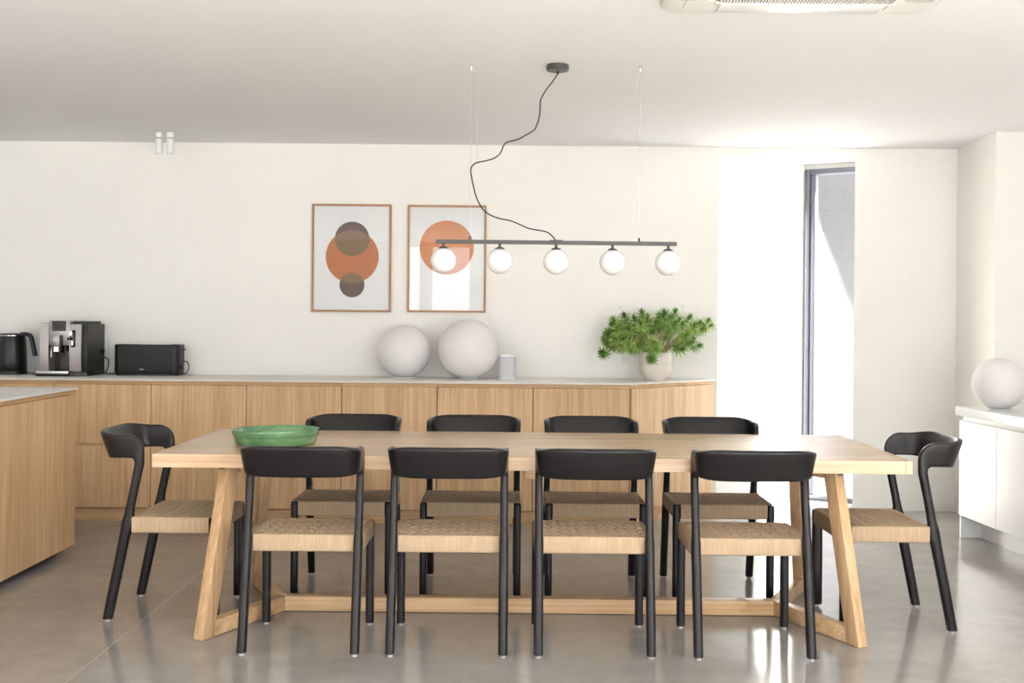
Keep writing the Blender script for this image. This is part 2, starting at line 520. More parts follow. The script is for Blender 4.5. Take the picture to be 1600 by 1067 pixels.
# right side: return wall, pilaster face, side wall
bm = NB()
prism(bm, [(3.03, WB), (2.985, 7.02), (XR, 7.02), (XR + .2, 7.02), (XR + .2, WB + .2), (3.2, WB + .2)], 0, H)
for a, b_ in ((YF - .2, RW0), (RW1, 7.02)): box(bm, XR, XR + .2, a, b_, 0, H)
box(bm, XR, XR + .2, RW0, RW1, OT, H)
struct('wall_right', bm, M['wall'])
bm = NB(); box(bm, XL - .2, XL, YF - .2, WB, 0, H)
struct('wall_left', bm, M['wall'])

# wall behind the camera with three tall openings onto the terrace
openings = [(-5.4, -3.5), (-1.62, -1.43), (-1.24, -0.66), (0.8, 3.22)]  # leftmost opening added to brighten the ceiling and left wall
bm = NB()
xs = [XL - .2] + [v for o in openings for v in o] + [XR + .2]
for i in range(0, len(xs), 2): box(bm, xs[i], xs[i + 1], YF - .2, YF, 0, H)
for a, b_ in openings: box(bm, a, b_, YF - .2, YF, OT, H)
struct('wall_front', bm, M['wall'])
for k, (a, b_) in enumerate(openings):
    portal('window_portal', ((a + b_) / 2, YF - .21, OT / 2), (0, 1, 0), b_ - a, OT)
portal('window_portal', (XR + .21, (RW0 + RW1) / 2, OT / 2), (-1, 0, 0), RW1 - RW0, OT)
win = empty('window_2', (2.01, YF - .1, 0)); tag(win, kind='structure')
for xx in (-1.21, 0, 1.21):
    bm = NB(); box(bm, xx - .03 if xx > -1.2 else xx, xx + .03 if xx < 1.2 else xx, -.04, .04, 0, OT, .004)
    mesh_obj('mullion', bm, M['white_gloss'], win)
bm = NB(); box(bm, -1.21, 1.21, -.04, .04, OT - .05, OT, .004)
mesh_obj('head_rail', bm, M['white_gloss'], win)

# glazed door set at an angle in the alcove
gdir = Vector((GX1 - AX, GY1 - AY, 0)); glen = gdir.length
win1 = empty('window_1', (AX, AY, 0), math.atan2(gdir.y, gdir.x)); tag(win1, kind='structure')
def fr(name, x0, x1, z0, z1, y0=-.045, y1=.035):
    bm = NB(); box(bm, x0, x1, y0, y1, z0, z1, .004)
    return mesh_obj(name, bm, M['frame_metal'], win1)
fr('frame_stile', 0.002, .035, 0.002, 2.39)
fr('frame_stile', .035, .075, 0.035, 2.352, -.03, .03)
fr('frame_stile', glen - .05, glen - .004, 0.002, 2.39)
fr('frame_rail', .035, glen - .05, 2.352, 2.39)
fr('frame_rail', .035, glen - .05, 0.002, 0.035)
bm = NB(); box(bm, .07, glen - .045, -.004, .004, .03, 2.36)
mesh_obj('pane', bm, M['glass'], win1)
gm = gdir.normalized(); gn = Vector((-gm.y, gm.x, 0))
mid = Vector((AX, AY, 1.2)) + gdir * .5 + gn * .12
portal('door_portal', mid, -gn, glen, 2.3)

# ------------------------------------------------------------------ outside the door: paving, painted block wall, added shadow-casting slab
bm = NB(); box(bm, -14, 22, WB + .9, 30, -.25, -.04)
box(bm, 2.3, 22, WB + .1, WB + .9, -.25, -.04)
box(bm, 3.6, 22, -20, WB + .1, -.25, -.04)
box(bm, -14, 3.6, -20, YF - .2, -.25, -.04)
struct('ground', bm, M['paving'])

OWA = radians(18)
ow = Matrix.Translation((2.6, 10.85, 0)) @ Matrix.Rotation(OWA, 4, 'Z')
bm = NB(); box(bm, -1.6, 6.0, .0012, .2, -.05, 4.0, mat=None)
wall_out = mesh_obj('wall_outside', bm, M['mortar']); wall_out['kind'] = 'structure'
wall_out.matrix_world = ow
bm = NB(); box(bm, .0018, .3982, 0, .03, .0018, .1982, .001, 1)
blk = mesh_obj('block', bm, M['block'], wall_out)
first = True
for r in range(19):
    for c in range(-3, 8):
        x = c * .4 + (.2 if r % 2 else 0) - .17
        if x < -1.5: continue
        o = blk if first else blk.copy()
        if not first:
            COL.objects.link(o); o.parent = wall_out
        first = False
        o.location = (x, random.uniform(-.0002, .0002), r * .2 - .04)
CA, CB = (1.6, -0.416), (4.069, -1.07)
# tapered slab added out of view to cast the diagonal shade on the blocks
bm = NB(); prism(bm, [(CA[0] - CA[1] / ((CB[1] - CA[1]) / (CB[0] - CA[0])), -.001), (9.0, -.0), (9.0, CB[1] + (CB[1] - CA[1]) / (CB[0] - CA[0]) * (9.0 - CB[0])), tuple(CB), tuple(CA)], 3.02, 3.14)
can = mesh_obj('added_shadow_slab', bm, M['white_gloss'], wall_out)

# ------------------------------------------------------------------ back run of cabinets
CF = 7.10   # cabinet front plane
edges = [-3.452, -2.854, -2.253, -1.657, -1.0606, -.464, .136, .740]
labels = ['oak drawer cabinet mostly hidden behind the island corner, below the kettle',
          'oak drawer cabinet below the toaster, just right of the island',
          'oak drawer cabinet behind the head chair left of the table',
          'oak drawer cabinet below the left poster, behind the green bowl',
          'oak drawer cabinet below the smaller globe lamp',
          'oak drawer cabinet below the larger globe lamp and white speaker',
          'last straight oak drawer cabinet before the angled one']
proto = None
def cabinet_front(bm, x0, x1, z0, z1):
    box(bm, x0, x1, 0, .02, z0, z1, .0015, 1)
for i in range(7):
    x0, x1 = edges[i], edges[i + 1]
    w_ = x1 - x0
    if proto is None or abs(w_ - pw) > .002:
        c = empty('drawer_cabinet')
        bm = NB(); box(bm, .002, w_ - .002, .021, .62, .084, .854); mesh_obj('carcass', bm, M['cabinet_wood'], c)
        bm = NB(); box(bm, 0, w_, .012, .03, .856, .879); mesh_obj('top_rail', bm, M['rail_wood'], c)
        for z0, z1 in ((.487, .855), (.086, .470)):
            bm = NB(); cabinet_front(bm, .002, w_ - .002, z0, z1); mesh_obj('drawer_front', bm, M['cabinet_wood'], c)
        bm = NB(); box(bm, .002, w_ - .002, .014, .022, .470, .487); mesh_obj('finger_rail', bm, M['rail_wood'], c)
        bm = NB(); box(bm, 0, w_, .02, .04, 0, .080); mesh_obj('plinth', bm, M['rail_wood'], c)
        proto, pw = c, w_
    else:
        c = dup(proto)
    c.location = (x0, CF, 0)
    tag(c, labels[i], 'cabinet', 'oak cabinets along the back wall')

# angled end cabinet
ax0, ay0, ax1, ay1 = .742, CF, 1.385, 7.735
ang = math.atan2(ay1 - ay0, ax1 - ax0); al = math.hypot(ax1 - ax0, ay1 - ay0)
c = empty('angled_cabinet', (ax0, ay0, 0))
RA = Matrix.Rotation(ang, 4, 'Z')
def angled(name, m, f):
    bm = NB(); f(bm); bmesh.ops.transform(bm, matrix=RA, verts=bm.verts)
    mesh_obj(name, bm, m, c)
angled('door', M['cabinet_wood'], lambda bm: box(bm, .018, al - .01, 0, .02, .086, .855, .0015, 1))
angled('carcass', M['cabinet_wood'], lambda bm: prism(bm, [(.04, .021), (al - .03, .021), (.42, .34)], .084, .854))
angled('top_rail', M['rail_wood'], lambda bm: prism(bm, [(.012, .012), (al - .005, .012), (al - .005, .03), (.032, .03)], .856, .879))
angled('plinth', M['rail_wood'], lambda bm: prism(bm, [(.022, .02), (al - .015, .02), (al - .015, .04), (.042, .04)], 0, .080))
tag(c, 'angled oak end cabinet with one plain door, below the potted plant', 'cabinet', 'oak cabinets along the back wall')

bm = NB(); prism(bm, [(-3.6, CF - .015), (.735, CF - .015), (1.39, 7.725), (1.39, WB - .002), (-3.6, WB - .002)], .880, .890, .0015)
o = mesh_obj('worktop', bm, M['stone'])
tag(o, 'long thin pale stone worktop on the oak cabinets along the back wall', 'worktop')

# ------------------------------------------------------------------ island
IX, IY = -2.375, 6.19
isl = empty('kitchen_island', (IX, IY, 0))
bm = NB(); box(bm, -1.0, -.022, -3.0, -.006, .036, .853); mesh_obj('carcass', bm, M['cabinet_wood'], isl)
bm = NB(); box(bm, -.95, -.08, -2.95, -.06, 0, .036); mesh_obj('plinth', bm, M['black_plastic'], isl)
y = -.018
bm = NB(); box(bm, -.022, 0, y + .001, 0, .036, .879, .001, 1); mesh_obj('side_panel', bm, M['cabinet_wood'], isl)
for wdt in (.562, .052, .56, .56, .56):
    bm = NB(); box(bm, -.021, -.001, y - wdt, y - .0025, .036, .855, .001, 1)
    mesh_obj('side_panel', bm, M['cabinet_wood'], isl)
    y -= wdt
bm = NB(); box(bm, -.98, -.014, -3.0, -.02, .857, .879); mesh_obj('top_rail', bm, M['island_rail'], isl)
tag(isl, 'oak kitchen island with boarded side at the left edge of the room', 'island')
bm = NB(); prism(bm, [(IX - 1.02, IY - 3.02), (IX + .012, IY - 3.02), (IX + .012, IY + .012), (IX - 1.02, IY + .012)], .880, .891, .002)
o = mesh_obj('island_worktop', bm, M['island_stone'])
tag(o, 'thin white stone worktop on the oak island', 'worktop')

# ------------------------------------------------------------------ white sideboard on the right
sb = empty('sideboard', (2.69, 6.80, 0), radians(2.6))
# local: x = depth away from the room, y = towards the camera is negative
sb_h = .786
bm = NB(); box(bm, .015, .60, -3.0, 0, .138, sb_h - .075); mesh_obj('carcass', bm, M['white_gloss'], sb)
bm = NB(); box(bm, .002, .022, -.016, 0, .003, .138); mesh_obj('end_panel', bm, M['white_gloss'], sb)
bm = NB(); box(bm, .022, .13, -.016, 0, .003, .138); mesh_obj('end_panel', bm, M['white_gloss'], sb)
bm = NB(); box(bm, .13, .15, -3.0, 0.0, .0, .138); mesh_obj('plinth', bm, M['white_gloss'], sb)
yy = -.002
for k in range(6):
    bm = NB(); box(bm, -.006, .014, yy - .468, yy, .138, sb_h - .082, .0015, 1); mesh_obj('door', bm, M['white_gloss'], sb)
    yy -= .472
bm = NB(); box(bm, .02, .04, -3.0, 0, sb_h - .075, sb_h - .052); mesh_obj('recess_rail', bm, M['white_gloss'], sb)
bm = NB(); box(bm, -.022, .60, -3.02, .02, sb_h - .052, sb_h, .002); mesh_obj('top', bm, M['white_gloss'], sb)
tag(sb, 'white lacquered sideboard with thick top and plain doors, against the right wall', 'sideboard')

# ------------------------------------------------------------------ dining table
TX, TY = .085, 4.98
TL, TD, TT, TH = 3.0, 1.01, .053, .739
tb = empty('dining_table', (TX, TY, 0), radians(-.4))
npl = 6
for k in range(npl):
    d = TD / npl
    y0 = -TD / 2 + k * d
    bm = NB(); box(bm, -TL / 2, TL / 2 - .028, y0 + .0002, y0 + d - .0002, TH - TT, TH, .0012, 1)
    mesh_obj('plank', bm, M['table_wood'], tb)
bm = NB(); box(bm, TL / 2 - .0277, TL / 2, -TD / 2, TD / 2, TH - TT, TH, .0012, 1)
mesh_obj('end_batten', bm, M['table_wood'], tb)
bdir = Vector((.434, .901, 0))
def table_leg(sx, sy):
    """one sloping leg: foot outside, leaning in along its floor beam"""
    d = Vector((-sx * bdir.x, -sy * bdir.y, 0)); s = Vector((d.y, -d.x, 0))
    foot = Vector((sx * 1.300, sy * .462, 0))
    zt = TH - TT - .001
    lean = .15
    bm = NB()
    lo = [foot + d * u + s * v for u, v in ((-.035, -.024), (.035, -.024), (.035, .024), (-.035, .024))]
    top = foot + d * lean + Vector((0, 0, zt))
    hi = [top + d * u + s * v for u, v in ((-.035, -.024), (.035, -.024), (.035, .024), (-.035, .024))]
    vl = [bm.verts.new(p + Vector((0, 0, .001))) for p in lo]; vh = [bm.verts.new(p) for p in hi]
    bm.faces.new(vl[::-1]); bm.faces.new(vh)
    for i in range(4): bm.faces.new((vl[i], vl[(i + 1) % 4], vh[(i + 1) % 4], vh[i]))
    bmesh.ops.bevel(bm, geom=list(bm.edges), offset=.003, segments=2, profile=.5, affect='EDGES')
    leg = mesh_obj('leg', bm, M['table_leg_wood'], tb)
    # steel tab at the top
    bm = NB(); q = foot + d * (lean - .05); 
    mt = Matrix.Translation((q.x, q.y, 0)) @ Matrix.Rotation(math.atan2(d.y, d.x), 4, 'Z')
    box(bm, -.004, .004, -.010, .010, zt - .022, zt, .001, 1, mt)
    mesh_obj('bracket', bm, M['bracket'], leg)
    return foot, d, s
def beam(name, p0, p1, hw, z0, z1, m, bev=.003):
    d = (p1 - p0); l = d.length; d.normalize()
    bm = NB()
    mt = Matrix.Translation((p0.x, p0.y, 0)) @ Matrix.Rotation(math.atan2(d.y, d.x), 4, 'Z')
    box(bm, 0, l, -hw, hw, z0, z1, bev, 2, mt)
    return mesh_obj(name, bm, m, tb)
M['table_beam_wood'] = wood('table_beam_oak', (0.47, 0.295, 0.155), (0.55, 0.365, 0.205), (0.62, 0.435, 0.26), 'X', 0.42, 12, 100, 0.4, 0.4, 0.05)
for sx in (-1, 1):
    for sy in (-1, 1):
        foot, d, s = table_leg(sx, sy)
        beam('floor_beam', foot + d * .036, foot + d * .505, .024, .002, .066, M['table_beam_wood'])
        top0 = foot + d * .16; 
        beam('top_beam', foot + d * .19, foot + d * .49, .024, TH - TT - .045, TH - TT - .001, M['table_beam_wood'])
jx = 1.300 - .434 * .49
beam('stretcher', Vector((-jx + .02, 0, 0)), Vector((jx - .02, 0, 0)), .03, .002, .066, M['table_beam_wood'])
for xx in (-.94, 0, .98):
    beam('batten', Vector((xx, -.34, 0)), Vector((xx, .34, 0)), .028, TH - TT - .058, TH - TT - .001, M['table_beam_wood'], .006)
tag(tb, 'long pale oak dining table with splayed legs and a floor stretcher', 'table')

# ------------------------------------------------------------------ chairs
def superring(c, ax, ay, ra, rb, n=20, e=2.6):
    out = []
    for k in range(n):
        t = 2 * pi * k / n
        ct, st = cos(t), sin(t)
        out.append(c + ax * (ra * math.copysign(abs(ct) ** (2 / e), ct)) + ay * (rb * math.copysign(abs(st) ** (2 / e), st)))
    return out

def interp(tab, z):
    for a, b_ in zip(tab, tab[1:]):
        if z <= b_[0]:
            t = (z - a[0]) / (b_[0] - a[0])
            t = max(0, min(1, t))
            return [p + (q - p) * t for p, q in zip(a[1:], b_[1:])]
    return list(tab[-1][1:])

LX = .214
rear_tab = [(.012, -.232, .0205, .0178), (.2, -.195, .0220, .0180), (.365, -.162, .0225, .0180), (.385, -.156, .0255, .0182),
            (.425, -.149, .0255, .0182), (.455, -.1455, .0195, .0158), (.49, -.139, .0180, .0152), (.58, -.121, .0180, .0155), (.662, -.1045, .0195, .0155)]
def rear_leg(sx):
    bm = NB()
    zs = [.012, .014, .05, .12, .2, .28, .34, .365, .375, .385, .405, .425, .437, .447, .455, .47, .49, .54, .58, .63, .662]
    rings = []
    for i, z in enumerate(zs):
        y, ra, rb = interp(rear_tab, z)
        k = .85 if i == 0 else 1
        rings.append(superring(Vector((sx * LX, y, z)), Vector((1, 0, 0)), Vector((0, 1, 0)), rb * k, ra * k, 20, 2.5))
    rings_skin(bm, rings)
    return bm
def front_leg(sx):
    bm = NB()
    rings = []
    for z, k in ((.012, .86), (.0145, 1), (.15, 1), (.3, 1), (.425, 1), (.433, .95), (.438, .8)):
        rings.append(superring(Vector((sx * .216, .2135, z)), Vector((1, 0, 0)), Vector((0, 1, 0)), .0168 * k, .0225 * k, 20, 3.0))
    rings_skin(bm, rings)
    return bm
def glide(x, y):
    bm = NB()
    lathe(bm, [(0, 0), (.0095, 0), (.0115, .002), (.0115, .010), (.008, .0125), (0, .0125)], 16, (x, y, 0))
    return bm

def backrest():
    bm = NB()
    path = []   # (center, H, N, a, b)
    NA, NP = 22, 40
    ys, yb = -.175, .100        # where the bow starts, its depth
    zt, zb, ro, ri = .788, .688, .074, .018
    def sm(t): return t * t * (3 - 2 * t)
    def corner(y0, ztop, r, t):
        """point at fraction t along: up the post, round the corner, back along the arm"""
        za = .662
        l1 = (ztop - r) - za; l2 = r * pi / 2; l3 = (y0 - r) - ys
        q = t * (l1 + l2 + l3)
        if q < l1: return Vector((0, y0, za + q))
        q -= l1
        if q < l2:
            a = q / r
            return Vector((0, y0 - r * (1 - cos(a)), ztop - r + r * sin(a)))
        return Vector((0, y0 - r - (q - l2), ztop))
    half = []
    for i in range(NA + 1):
        t = i / NA
        po = corner(-.0850, zt, ro, t); pi_ = corner(-.1240, zb, ri, t)
        c = (po + pi_) / 2; a = (po - pi_).length / 2; Hh = (po - pi_).normalized()
        k = sm(min(1, t * 1.3))
        b_ = .0155 + (.0125 - .0155) * k
        ta = radians(8) * k
        Nn = Vector((-1, 0, 0))
        half.append((Vector((-LX, c.y, c.z)), Hh * cos(ta) + Nn * sin(ta), Nn * cos(ta) - Hh * sin(ta), a, b_, 2.5 + 3.5 * k))
    nn = 3.0
    a_end = (zt - zb) / 2
    for i in range(1, NP + 1):
        t = pi / 2 * i / NP
        f = 2 / nn
        x = -LX * abs(cos(t)) ** f; y = ys - yb * abs(sin(t)) ** f
        # normal of the superellipse
        gx = -abs(x / LX) ** (nn - 1) / LX; gy = -abs((y - ys) / yb) ** (nn - 1) / yb
        Nn = Vector((gx, gy, 0)).normalized()
        u = i / NP
        w_ = abs(Nn.y)
        ta = radians(8 + 12 * w_)
        w3 = sm(min(1, u * 1.4)); a = a_end + (.0622 - a_end) * w3
        Hh = Vector((0, 0, 1))
        H2 = Hh * cos(ta) + Nn * sin(ta); N2 = Nn * cos(ta) - Hh * sin(ta)
        half.append((Vector((x, y, zb - .006 * w3 + a * cos(ta))), H2, N2, a, .0125, 6.0))
    full = list(half)
    for (c, h_, n_, a, b_, e) in reversed(half[:-1]):
        full.append((Vector((-c.x, c.y, c.z)), Vector((-h_.x, h_.y, h_.z)), Vector((-n_.x, n_.y, n_.z)), a, b_, e))
    # resample plan part is dense near the ends already
    rings = [superring(c, h_, n_, a, b_, 24, e) for (c, h_, n_, a, b_, e) in full]
    rings_skin(bm, rings)
    return bm

def wrapped_rail(bm, p0, p1, up_half, th, pitch=.0042, ridge=.0008):
    """rail with cord wound round it: ridged rounded-rectangle section from p0 to p1 (horizontal)"""
    d = (p1 - p0); l = d.length; d = d.normalized()
    s = Vector((d.y, -d.x, 0)); up = Vector((0, 0, 1))
    n = max(2, int(l / pitch))
    rings = []
    sec = rrect(-th, th, -up_half, up_half, min(th, up_half) * .55, 3)
    for i in range(2 * n + 1):
        k = ridge if i % 2 else 0.0
        c = p0 + d * (l * i / (2 * n))
        rings.append([c + s * (q[0] * (1 + k / th)) + up * (q[1] * (1 + k / up_half)) for q in sec])
    rings_skin(bm, rings)

def seat_frame():
    bm = NB()
    zc, hh, th = .409, .0335, .0145
    wrapped_rail(bm, Vector((-.1985, .2205, zc)), Vector((.1985, .2205, zc)), hh, th)
    wrapped_rail(bm, Vector((-.197, -.1215, zc)), Vector((.197, -.1215, zc)), hh, th)
    for sx in (-1, 1):
        wrapped_rail(bm, Vector((sx * .2165, -.130, zc)), Vector((sx * .2165, .1915, zc)), hh, th)
    return bm

def weave():
    """open paper-cord weave: pairs of cords over and under"""
    bm = NB()
    x0, x1, y0, y1 = -.224, .224, -.130, .228
    px, py = .0193, .0360
    nx_, ny_ = int((x1 - x0) / px), int((y1 - y0) / py)
    px, py = (x1 - x0) / nx_, (y1 - y0) / ny_
    zt = .4415; amp = .0009
    def sag(x, y):
        return -.006 * max(0, 1 - (x / .2) ** 2) * max(0, 1 - ((y - .05) / .17) ** 2)
    def ribbon(pts, side, hw):
        prev = None
        for p in pts:
            r = [bm.verts.new(p - side * hw + Vector((0, 0, -.0010))), bm.verts.new(p - side * hw * .6 + Vector((0, 0, .0007))), bm.verts.new(p + Vector((0, 0, .0002))),
                 bm.verts.new(p + side * hw * .6 + Vector((0, 0, .0007))), bm.verts.new(p + side * hw + Vector((0, 0, -.0010)))]
            if prev:
                for k in range(4): bm.faces.new((prev[k], prev[k + 1], r[k + 1], r[k]))
            prev = r
    for i in range(nx_):
        x = x0 + (i + .5) * px
        pts = []
        K = ny_ * 2
        for k in range(K + 1):
            y = y0 + (y1 - y0) * k / K
            zig = px * .25 * (1, 1, -1, -1)[k % 4] * (.0 if k in (0, K) else 1)
            ph = sin(pi * ((y - y0) / py) + (pi if i % 2 else 0))
            pts.append(Vector((max(x0 + .004, min(x1 - .004, x + zig)), y, zt + amp * ph + sag(x, y))))
        ribbon(pts, Vector((1, 0, 0)), px * .18)
    for j in range(ny_):
        y = y0 + (j + .5) * py
        for c in (-1, 0, 1):        # three cords side by side
            yc = y + c * py * .20
            pts = []
            K = nx_ * 2
            for k in range(K + 1):
                x = x0 + (x1 - x0) * k / K
                ph = cos(pi * ((x - x0) / px - .5)) * (1 if j % 2 else -1)
                pts.append(Vector((x, yc, zt + amp * ph + sag(x, yc))))
            ribbon(pts, Vector((0, 1, 0)), py * .098)
    return bm

def make_chair():
    c = empty('dining_chair')
    st = mesh_obj('seat', seat_frame(), M['cord'], c, 50)
    wv_ = mesh_obj('cord_weave', weave(), M['cord'], st, None)
    wv_['kind'] = 'stuff'
    bm = NB(); box(bm, -.19, .19, -.085, .205, .384, .392, .002, 1)  # black board added under the weave so its gaps read dark
    mesh_obj('gap_darkening_board', bm, M['chair_black'], c)
    mesh_obj('backrest', backrest(), M['chair_black'], c, 50)
    for sx in (-1, 1):
        lg = mesh_obj('leg', rear_leg(sx), M['chair_black'], c, 50)
        mesh_obj('foot_glide', glide(sx * LX, -.232), M['rubber'], lg)
        lg = mesh_obj('leg', front_leg(sx), M['chair_black'], c, 50)
        mesh_obj('foot_glide', glide(sx * .216, .2135), M['rubber'], lg)
    return c
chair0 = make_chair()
FY, BY = 4.535, 5.435
spots = [(-.80, FY, 0, 'near side chair in front of the green bowl, back to the viewer'),
         (-.238, FY, 0, 'near side chair second from the bowl end, back to the viewer'),
         (.325, FY, 0, 'near side chair third from the bowl end, back to the viewer'),
         (.930, FY - .01, 0, 'near side chair closest to the bright doorway end, back to the viewer'),
         (-.775, BY, 180, 'far side chair half hidden by the green bowl, facing the viewer'),
         (-.183, BY, 180, 'far side chair second from the bowl end, facing the viewer'),
         (.393, BY, 180, 'far side chair third from the bowl end, facing the viewer'),
         (.980, BY, 180, 'far side chair standing against the glare of the doorway'),
         (-1.454, 4.98, -90, 'head chair at the island end of the table, seen sideways'),
         (1.600, 4.91, 90, 'head chair at the white sideboard end of the table, seen sideways')]
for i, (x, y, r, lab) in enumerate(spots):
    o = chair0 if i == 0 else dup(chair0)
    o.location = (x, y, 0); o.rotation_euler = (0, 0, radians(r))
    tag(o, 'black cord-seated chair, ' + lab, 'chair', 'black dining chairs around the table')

# ------------------------------------------------------------------ green bowl
bw = empty('bowl', (-1.015, 4.90, TH))
bm = NB()
prof = [(0, .001), (.163, .001), (.1690, .003), (.1715, .008), (.1775, .034), (.1780, .0365), (.1815, .0380), (.1832, .041), (.1860, .0585), (.1852, .0632), (.1828, .0645), (.1800, .0610), (.1700, .016), (.164, .010), (0, .009)]
lathe(bm, prof, 72)
for v in bm.verts:
    a = math.atan2(v.co.y, v.co.x)
    v.co.z += .0025 * sin(a + 2.2) * (v.co.z / .06)
o = mesh_obj('bowl', bm, M['glaze'], None, 40, (-1.015, 4.90, TH))
bpy.data.objects.remove(bw)
tag(o, 'shallow green glazed ceramic bowl on the dining table', 'bowl')

# ------------------------------------------------------------------ pendant lamp
PY = 5.30
pl = empty('pendant_lamp', (.203, PY, H))
def lp(x, z): return Vector((x - .203, 0, z - H))
# bar hangs very slightly out of level
tilt = radians(-.15)
bx0, bx1, bz = -.3585, .765, 1.643
def bar_z(x): return bz + (x - .203) * math.tan(tilt)
bm = NB()
mt = Matrix.Translation((0, 0, bz - H)) @ Matrix.Rotation(-tilt, 4, 'Y')
box(bm, bx0 - .203, bx1 - .203, -.009, .009, -.009, .009, .0012, 1, mt)
mesh_obj('bar', bm, M['lamp_metal'], pl)
for gx in (-.3227, -.060, .203, .466, .726):
    z = bar_z(gx)
    bm = NB(); lathe(bm, [(0, 0), (.0065, 0), (.0065, -.014), (.0200, -.0185), (.0225, -.0225), (.0225, -.0265), (0, -.0265)], 28, (gx - .203, 0, z - .009 - H))
    hol = mesh_obj('lamp_holder', bm, M['lamp_metal'], pl)
    bm = NB(); sphere(bm, (gx - .203, 0, z - .009 - .0225 - .0575 - H), .0600, 40, 26)
    mesh_obj('globe_shade', bm, M['opal'], hol)
bm = NB(); lathe(bm, [(0, 0), (.050, 0), (.0525, -.003), (.0525, -.024), (.050, -.027), (0, -.027)], 48)
rose = mesh_obj('ceiling_rose', bm, M['lamp_metal'], pl)
bm = NB(); lathe(bm, [(0, -.027), (.006, -.027), (.006, -.043), (0, -.043)], 16); mesh_obj('cord_grip', bm, M['cable_black'], rose)
bm = NB()
for s in (-1, 1): tube(bm, [(s * .052, 0, -.014), (s * .056, 0, -.014)], .0022, 8)
mesh_obj('grub_screw', bm, M['steel'], rose)
zp = [(636, 135), (628, 160), (600, 195), (577, 235), (573, 270), (570, 310), (560, 350), (545, 378), (510, 398), (475, 415), (430, 425), (412, 440), (400, 470), (375, 495), (335, 510), (295, 520), (275, 535), (269, 555), (272, 580), (280, 620), (290, 660), (305, 695), (325, 725), (355, 748), (395, 764), (440, 773), (480, 788), (525, 806), (580, 815), (605, 822), (625, 838), (637, 862)]
pts = []
for k, (a, b_) in enumerate(zp):
    X = (640 + a / 2.809 - 800) * PY / 1774; Z = 1.28 + (500 + (640 + a / 2.809 - 800) * .00873 - (70 + b_ / 2.809)) * PY / 1774
    pts.append((X - .203 + .0087 * (Z - 1.28) * -1, .02 * sin(k * .7) * min(1, k / 3, (31 - k) / 3), Z - H))
pts[0] = (0, 0, -.042); pts[-1] = (0, 0, bz + .008 - H)
bm = NB(); tube(bm, catmull(pts, 5), .0029, 8); mesh_obj('power_cord', bm, M['cable_black'], pl)
bm = NB(); box(bm, -.03, .03, -.008, .008, bz + .009 - H, bz + .012 - H, .001, 1); mesh_obj('cord_plate', bm, M['lamp_metal'], pl)
for wx, tail in ((-.200, [(0, -.03), (.016, -.036), (.030, -.07), (.032, -.16), (.030, -.30), (.031, -.445)]), (.590, [(0, -.03), (-.012, -.06), (-.022, -.14), (-.024, -.22), (-.020, -.30), (-.004, -.355), (.022, -.38)])):
    X = wx - .203
    bm = NB(); lathe(bm, [(0, 0), (.0065, 0), (.0065, -.022), (.0045, -.028), (.0045, -.032), (0, -.032)], 16, (X, 0, 0)); mesh_obj('wire_gripper', bm, M['steel'], pl)
    bm = NB(); tube(bm, [(X, 0, -.03), (X, 0, bar_z(wx) + .02 - H)], .0007, 6); mesh_obj('suspension_wire', bm, M['wire'], pl)
    bm = NB(); tube(bm, catmull([(X + a, .004, b_) for a, b_ in tail], 5), .0006, 6); mesh_obj('wire_tail', bm, M['wire'], pl)
    bm = NB(); lathe(bm, [(0, .026), (.003, .026), (.0045, .022), (.0045, .012), (.0065, .010), (.0065, .008), (0, .008)], 14, (X, 0, bar_z(wx) - H)); mesh_obj('wire_clamp', bm, M['lamp_metal'], pl)
tag(pl, 'black bar pendant lamp with five white glass globes, hung above the table', 'pendant lamp')

# ------------------------------------------------------------------ posters
k_ = WB / 1774 / 5.517
def poster(x0, x1, y0, y1, mat_print, label):
    cx = (x0 + x1) / 2; cy = (y0 + y1) / 2
    X = (480 + cx / 5.517 - 800) * WB / 1774; hz = 500 + (480 + cx / 5.517 - 800) * .00873
    Z = 1.28 + (hz - (310 + cy / 5.517)) * WB / 1774
    X -= .00873 * (Z - 1.28)
    w_, h_ = (x1 - x0) * k_ / 2, (y1 - y0) * k_ / 2
    p = empty('framed_poster', (X, WB - .002, Z))
    t = .0125
    for (a0, a1, c0, c1) in ((-w_, w_, h_ - t, h_), (-w_, w_, -h_, -h_ + t)):
        bm = NB(); box(bm, a0, a1, -.024, 0, c0, c1, .001, 1); mesh_obj('frame_side', bm, M['frame_wood'], p)
    for (a0, a1) in ((-w_, -w_ + t), (w_ - t, w_)):
        bm = NB(); box(bm, a0, a1, -.024, 0, -h_ + t, h_ - t, .001, 1); mesh_obj('frame_side', bm, M['frame_wood'], p)
    bm = NB(); box(bm, -w_ + t, w_ - t, -.010, -.004, -h_ + t, h_ - t); mesh_obj('print', bm, mat_print, p)
    bm = NB(); box(bm, -w_ + t, w_ - t, -.016, -.0135, -h_ + t, h_ - t); mesh_obj('pane', bm, M['glass'], p)
    tag(p, label, 'poster', 'framed posters on the back wall')
    return p
BR, OR_, OL = (0.085, 0.046, 0.034), (0.40, 0.125, 0.036), (0.185, 0.112, 0.056)
def zc(cx, cy, r, ox, oy): return ((cx - ox) * k_, (oy - cy) * k_, r * k_)
PAPER = (0.88, 0.88, 0.885)
mL = print_mat('print_three_discs', PAPER, [(*zc(388, 350, 148, 385, 515), BR), (*zc(390, 745, 107, 385, 515), BR), (*zc(390, 503, 228, 385, 515), OR_)], [(0, 2, OL), (1, 2, OL)])
mR = print_mat('print_orange_disc', PAPER, [(*zc(1203, 425, 232, 1205, 522), (0.48, 0.165, 0.045))])
poster(45, 725, 52, 978, mL, 'oak framed poster of one orange and two brown discs')
poster(868, 1542, 62, 982, mR, 'oak framed poster of a single orange disc, behind the pendant globe')

